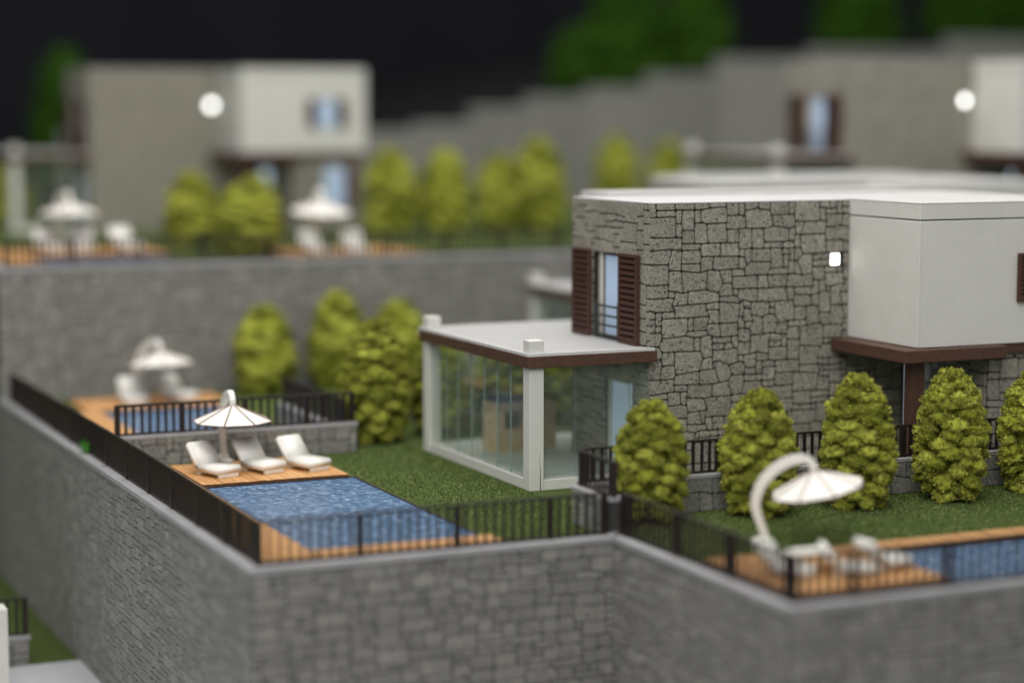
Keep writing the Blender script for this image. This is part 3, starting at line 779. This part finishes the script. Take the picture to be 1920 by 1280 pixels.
# ------------------------------------------------------------------ trees
def crown_mesh(name, seed, h, r, nclump, mat, leaf=330, peak=.40, clump=1.0, lsz=1.0):
    """egg of many tufted clumps with small leaf faces; base of the crown at z = 0.06"""
    R = random.Random(seed); V, F = [], []
    bm0 = bmesh.new(); bmesh.ops.create_icosphere(bm0, subdivisions=3, radius=1); bm0.verts.ensure_lookup_table()
    iv = [v.co.copy() for v in bm0.verts]; ifa = [tuple(v.index for v in f.verts) for f in bm0.faces]; bm0.free()
    def prof(t):           # radius along the height, 0..1
        if t < peak: return r * (.62 + .38 * math.sin(.5 * math.pi * t / peak))
        u = (t - peak) / (1 - peak); return r * math.sqrt(max(0, 1 - u ** 2.1)) * (1 - .06 * u)
    # dark inner core
    i = len(V); so = Vector((seed * 3.1, 0, 0))
    for c in iv:
        t = (c.z + 1) / 2; q = prof(t) * .64; a = Vector((c.x, c.y)).normalized() if (abs(c.x) + abs(c.y)) > 1e-5 else Vector((0, 0))
        rr = min(q, q) if abs(c.z) < .999 else 0
        V.append((a.x * rr, a.y * rr, .12 + t * (h * .93 - .12)))
    F += [tuple(i + k for k in f) for f in ifa]
    ga = math.pi * (3 - math.sqrt(5)); leaves = []
    for k in range(nclump):
        t = ((k + .5) / nclump) ** .92; t = min(.985, max(.02, t + R.uniform(-.02, .02)))
        ang = k * ga + R.uniform(-.25, .25); q = prof(t)
        sl = (prof(min(1, t + .03)) - prof(max(0, t - .03))) / (.06 * h)
        out = Vector((math.cos(ang), math.sin(ang), -sl * .7)).normalized()
        cs = clump * R.uniform(.165, .255) * (.74 if t > .85 else 1)
        cen = Vector((math.cos(ang) * (q - cs * .34), math.sin(ang) * (q - cs * .34), .1 + t * (h - .1 - cs * .4)))
        tang = Vector((-math.sin(ang), math.cos(ang), 0)); upv = out.cross(tang)
        so = Vector((R.uniform(0, 50), R.uniform(0, 50), 0)); i = len(V)
        ax, ay, az = cs * R.uniform(.95, 1.1), cs * R.uniform(1.0, 1.35), cs * R.uniform(.55, .78)
        for c in iv:
            nz = noise.noise(c * 1.6 + so) * .42 + (.35 - abs(noise.noise(c * 3.4 + so))) * .55 + (.25 - abs(noise.noise(c * 8 + so))) * .30
            f = 1 + nz
            V.append(tuple(cen + (out * c.x * ax + tang * c.y * ay + upv * c.z * az) * f * .90 - Vector((0, 0, .25 * cs * max(0, c.x) ** 2))))
        F += [tuple(i + j for j in f) for f in ifa]
        for _ in range(leaf):
            d = Vector((R.gauss(0, 1), R.gauss(0, 1), R.gauss(0, 1))).normalized()
            if d.x < -.3: d.x = -d.x
            f = 1 + noise.noise(d * 1.6 + so) * .42 + (.35 - abs(noise.noise(d * 3.4 + so))) * .55
            p = cen + (out * d.x * ax + tang * d.y * ay + upv * d.z * az) * f * R.uniform(.88, 1.03) - Vector((0, 0, .25 * cs * max(0, d.x) ** 2))
            leaves.append((p, (p - cen).normalized()))
    for p, d in leaves:
        d = (d + Vector((R.gauss(0, .5), R.gauss(0, .5), R.gauss(0, .5) + .2))).normalized()
        s = d.orthogonal().normalized(); s = (Quaternion(d, R.uniform(0, 6.3)) @ s); L = R.uniform(.034, .070) * lsz; wv = L * R.uniform(.22, .42)
        i = len(V); b = p - d * .02
        V += [tuple(b - s * wv), tuple(b + s * wv), tuple(b + d * L)]; F.append((i, i + 1, i + 2))
    me = bpy.data.meshes.new(name); me.from_pydata(V, [], F); me.materials.append(M[mat]); me.materials.append(M[mat + '_leaf'])
    me.polygons.foreach_set('material_index', [0] * (len(F) - len(leaves)) + [1] * len(leaves))
    me.polygons.foreach_set('use_smooth', [True] * len(me.polygons)); me.update(); return me
CR = [crown_mesh('crown', 1, 2.75, .79, 84, 'tree'), crown_mesh('crown', 2, 2.75, .77, 90, 'tree', peak=.35), crown_mesh('crown', 3, 2.9, .77, 88, 'tree', peak=.32, clump=1.05)]
CF = [crown_mesh('crown', 5, 2.75, .80, 70, 'tree', 80, clump=1.5), crown_mesh('crown', 6, 2.75, .78, 80, 'tree', 80, peak=.3, clump=1.4)]
CD = crown_mesh('crown', 8, 6.5, 2.0, 120, 'tree_dark', 120, peak=.22, clump=2.6, lsz=2.2)
TR = MB().tube([(0, 0, -.01), (.01, 0, .12), (0, .01, .5)], [.07, .055, .04], 8).mesh('trunk', 'trunk')
def tree(label, x, y, z, me, sx=1, sz=1, rz=0, lean=(0, 0), group='lime green garden trees', name='conifer_tree', cat='tree'):
    t = thing(name, label, cat, (x, y, z), rz, group); t.rotation_euler = (lean[0], lean[1], rz)
    c = link('crown', me, t); c.scale = (sx, sx, sz)
    k = link('trunk', TR, t); return t
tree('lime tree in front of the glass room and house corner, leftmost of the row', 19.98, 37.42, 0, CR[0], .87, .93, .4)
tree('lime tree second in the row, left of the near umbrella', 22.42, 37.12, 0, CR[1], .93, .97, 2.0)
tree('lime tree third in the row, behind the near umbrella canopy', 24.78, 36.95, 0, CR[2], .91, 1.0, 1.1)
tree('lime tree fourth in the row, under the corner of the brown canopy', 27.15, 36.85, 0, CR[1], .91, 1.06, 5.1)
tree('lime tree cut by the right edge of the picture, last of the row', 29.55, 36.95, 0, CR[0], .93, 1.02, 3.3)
tree('large leaning lime tree beside the end of the lounger wall', 18.42, 49.75, 0, CR[2], 1.02, 1.10, 3.9, (0, -.06))
tree('blurred lime tree before the tall rear wall, left of two', 18.75, 60.2, 0, CF[0], .98, .98, 1)
tree('blurred lime tree before the tall rear wall, taller right one', 21.2, 60.4, 0, CF[1], .98, 1.10, 2)
tree('blurred lime tree half hidden behind the large leaning tree', 23.2, 60.4, 0, CF[0], .95, .98, 3)
tree('tree seen through the left panes of the glass room', 20.6, 50.4, 0, CR[1], .98, .92, .7)
tree('tree seen through the middle panes of the glass room', 22.5, 50.6, 0, CR[0], 1.0, .92, 2.7)
tree('tree seen through the right front pane of the glass room', 24.4, 50.8, 0, CR[2], 1.0, .88, 4.2)
tree('tree seen dimly at the back of the glass room', 26.3, 51.0, 0, CR[1], 1.0, .88, 1.2)
G2 = 'blurred trees on the rear terrace'
tree('blurred lime tree at the foot of the upper left house, left of a pair', 19.45, 70.9, UZ, CF[1], 1.02, .96, 1, group=G2)
tree('blurred round lime tree at the foot of the upper left house, right of a pair', 19.95, 66.0, UZ, CF[0], 1.22, .86, 2, group=G2)
tree('blurred dark tree under the white box of the upper left house', 22.9, 74.5, UZ, CF[1], 1.0, .85, 4, group=G2)
tree('blurred tall lime tree just right of the upper left house', 28.2, 74.2, UZ, CF[0], 1.12, 1.22, 3, group=G2)
tree('blurred lime tree second to the right of the upper left house', 30.4, 74.0, UZ, CF[1], 1.12, 1.2, 5, group=G2)
tree('blurred lime tree third to the right of the upper left house', 32.9, 74.4, UZ, CF[0], 1.0, 1.14, .5, group=G2)
tree('blurred tall lime tree above the left corner of the sharp house', 34.6, 74.4, UZ, CF[1], 1.2, 1.35, 1.6, group=G2)
tree('small blurred lime tree above the sharp house roof, left one', 44.0, 86.0, UZ, CF[0], 1.1, 1.36, 2.2, group=G2)
tree('small blurred lime tree above the sharp house roof, next to the pale roof', 47.3, 87.0, UZ, CF[1], 1.1, 1.25, .2, group=G2)
tree('blurred lime tree behind the far left glass room', 15.6, 84.5, UZ, CF[0], 1.2, 1.1, .9, group=G2)
G3 = 'dark trees before the black backdrop'
tree('blurred dark green tree left of the upper left house', 21.5, 101.0, 5.2, CD, .75, 1.0, .3, group=G3)
tree('blurred dark green tree rising above the middle of the stepped wall', 50.9, 98.5, 9.6, CD, .95, 1.15, 1.0, group=G3)
tree('blurred dark green bush at the left of the dark tree group above the stepped wall', 48.0, 98.2, 9.4, CD, .75, .58, 2.2, group=G3)
tree('blurred dark green tree right of the tallest tree above the stepped wall', 55.6, 99.0, 10.3, CD, .85, 1.0, 3.0, group=G3)
tree('blurred dark green tree cut by the top edge above the upper right house', 66.6, 100.0, 11.9, CD, 1.05, .9, 4.0, group=G3)
tree('blurred dark green tree left of the one in the top right corner', 73.6, 100.0, 12.5, CD, 1.0, .8, 5.0, group=G3)
tree('blurred dark green tree in the top right corner', 77.2, 100.5, 12.7, CD, .95, .8, .8, group=G3)

# ---- stepped wall that climbs to the right at the back
sw_ = thing('stepped_wall', 'blurred grey wall climbing in steps to the right before the backdrop', 'wall', (20, 95, UZ))
stp = [(20, 7.6), (37.6, 7.95), (40.6, 8.75), (43.7, 9.3), (47.1, 9.75), (50.6, 10.45), (54.8, 11.35), (60.5, 11.9), (69.5, 12.65), (80, 13.3), (100, 13.3)]
for (xa, za), (xb, _) in zip(stp, stp[1:]):
    b = MB().cbox(xa - 20 + .004, xb - 20, 0, .8, 0, za - UZ, .02); b.build('wall_panel', 'stone_wall', sw_)
    MB().cbox(xa - 20 + .004, xb - 20, -.06, .9, za - UZ + .002, za - UZ + .14, .02).build('coping', 'coping', sw_)
bank = MB()
bank.prism([(20, 95.9), (100, 95.9), (100, 140), (20, 140)], UZ, UZ + 1.0)
for (xa, za), (xb, _) in zip(stp[1:], stp[2:]): bank.prism([(xa, 95.95), (xb, 95.95), (xb, 139), (xa, 139)], UZ + 1.01, za - .15)
struct(bank.build('terrain', 'ground'))

# ---- bottom left: corner of the next plot below
lw = thing('garden_wall', 'low stone stub with railing on the lower lawn at the left edge', 'wall', (7.38, 51.0, LZ))
bd = MB().box(0, 2.25, 0, .34, 0, .7).build('wall_body', 'mortar_wall', lw)
stonework(bd, (0, 0, 0), X_, Z_, NY, 2.25, .7, 61, 'stone_wall', .20, .17, SZ, .012, .022, 40)
coping(lw, [(-.03, -.04), (2.29, -.04), (2.29, .38), (-.03, .38)], .7, .78)
railing('short dark railing on the lower lawn at the left edge', (7.48, 51.17), (9.58, 51.17), LZ + .78, .95)
cl = MB().cbox(7.9, 8.70, 48.6, 49.2, LZ + .06, LZ + 2.1, .03).build('white_column', 'white', None, center=True)
tag(cl, 'blurred white column cut by the left edge near the bottom corner', 'column')

# ---- green sprig caught in the left railing
sg = MB(); R = random.Random(4)
for k in range(46):
    p = Vector((R.gauss(0, .05), R.gauss(0, .12), abs(R.gauss(0, .16)))); d = Vector((R.gauss(0, 1), R.gauss(0, 1), R.uniform(0, 1.4))).normalized() * R.uniform(.06, .13); q = d.orthogonal().normalized() * .03
    i = len(sg.v); sg.v += [tuple(p - q), tuple(p + q), tuple(p + d)]; sg.f.append((i, i + 1, i + 2)); sg.mi.append(0)
so_ = sg.build('green_sprig', 'sprig' if 'sprig' in M else 'tree_dark'); so_.location = (11.02, 50.4, CT)
tag(so_, 'tiny bright green sprig caught at the foot of the left railing', 'sprig')
t_ = NT('sprig_green'); M['sprig'] = t_.fin((.05, .25, .02), .8); so_.data.materials[0] = M['sprig']

# ---- turf fibres and pale flecks on the lawn near the plane of focus
def turf(x0, x1, y0, y1, n, seed, avoid):
    R = random.Random(seed); V, F = [], []
    for _ in range(n):
        x, y = R.uniform(x0, x1), R.uniform(y0, y1)
        if any(a < x < b and c < y < d for a, b, c, d in avoid): continue
        a = R.uniform(0, 6.28); h = R.uniform(.02, .05); wv = R.uniform(.008, .018); dx, dy = math.cos(a), math.sin(a)
        tx, ty = R.gauss(0, .02), R.gauss(0, .02); i = len(V)
        V += [(x - dx * wv, y - dy * wv, -.002), (x + dx * wv, y + dy * wv, -.002), (x + tx, y + ty, h)]; F.append((i, i + 1, i + 2))
    return V, F
V, F = turf(11.3, 19.2, 36.4, 52, 70000, 5, [(11.3, 16.25, 36.4, 47.85), (11.3, 17.5, 48.3, 52), (19.05, 40, 41.5, 50)])
V2, F2 = turf(19, 31, 33.4, 37.9, 60000, 6, [])
k = len(V); V += V2; F += [tuple(k + j for j in f) for f in F2]
me = bpy.data.meshes.new('turf'); me.from_pydata(V, [], F); me.materials.append(M['fibre']); me.update()
to = link('turf', me); to['kind'] = 'stuff'; to['label'] = 'short green model turf flock on the lawn'; to['category'] = 'grass'
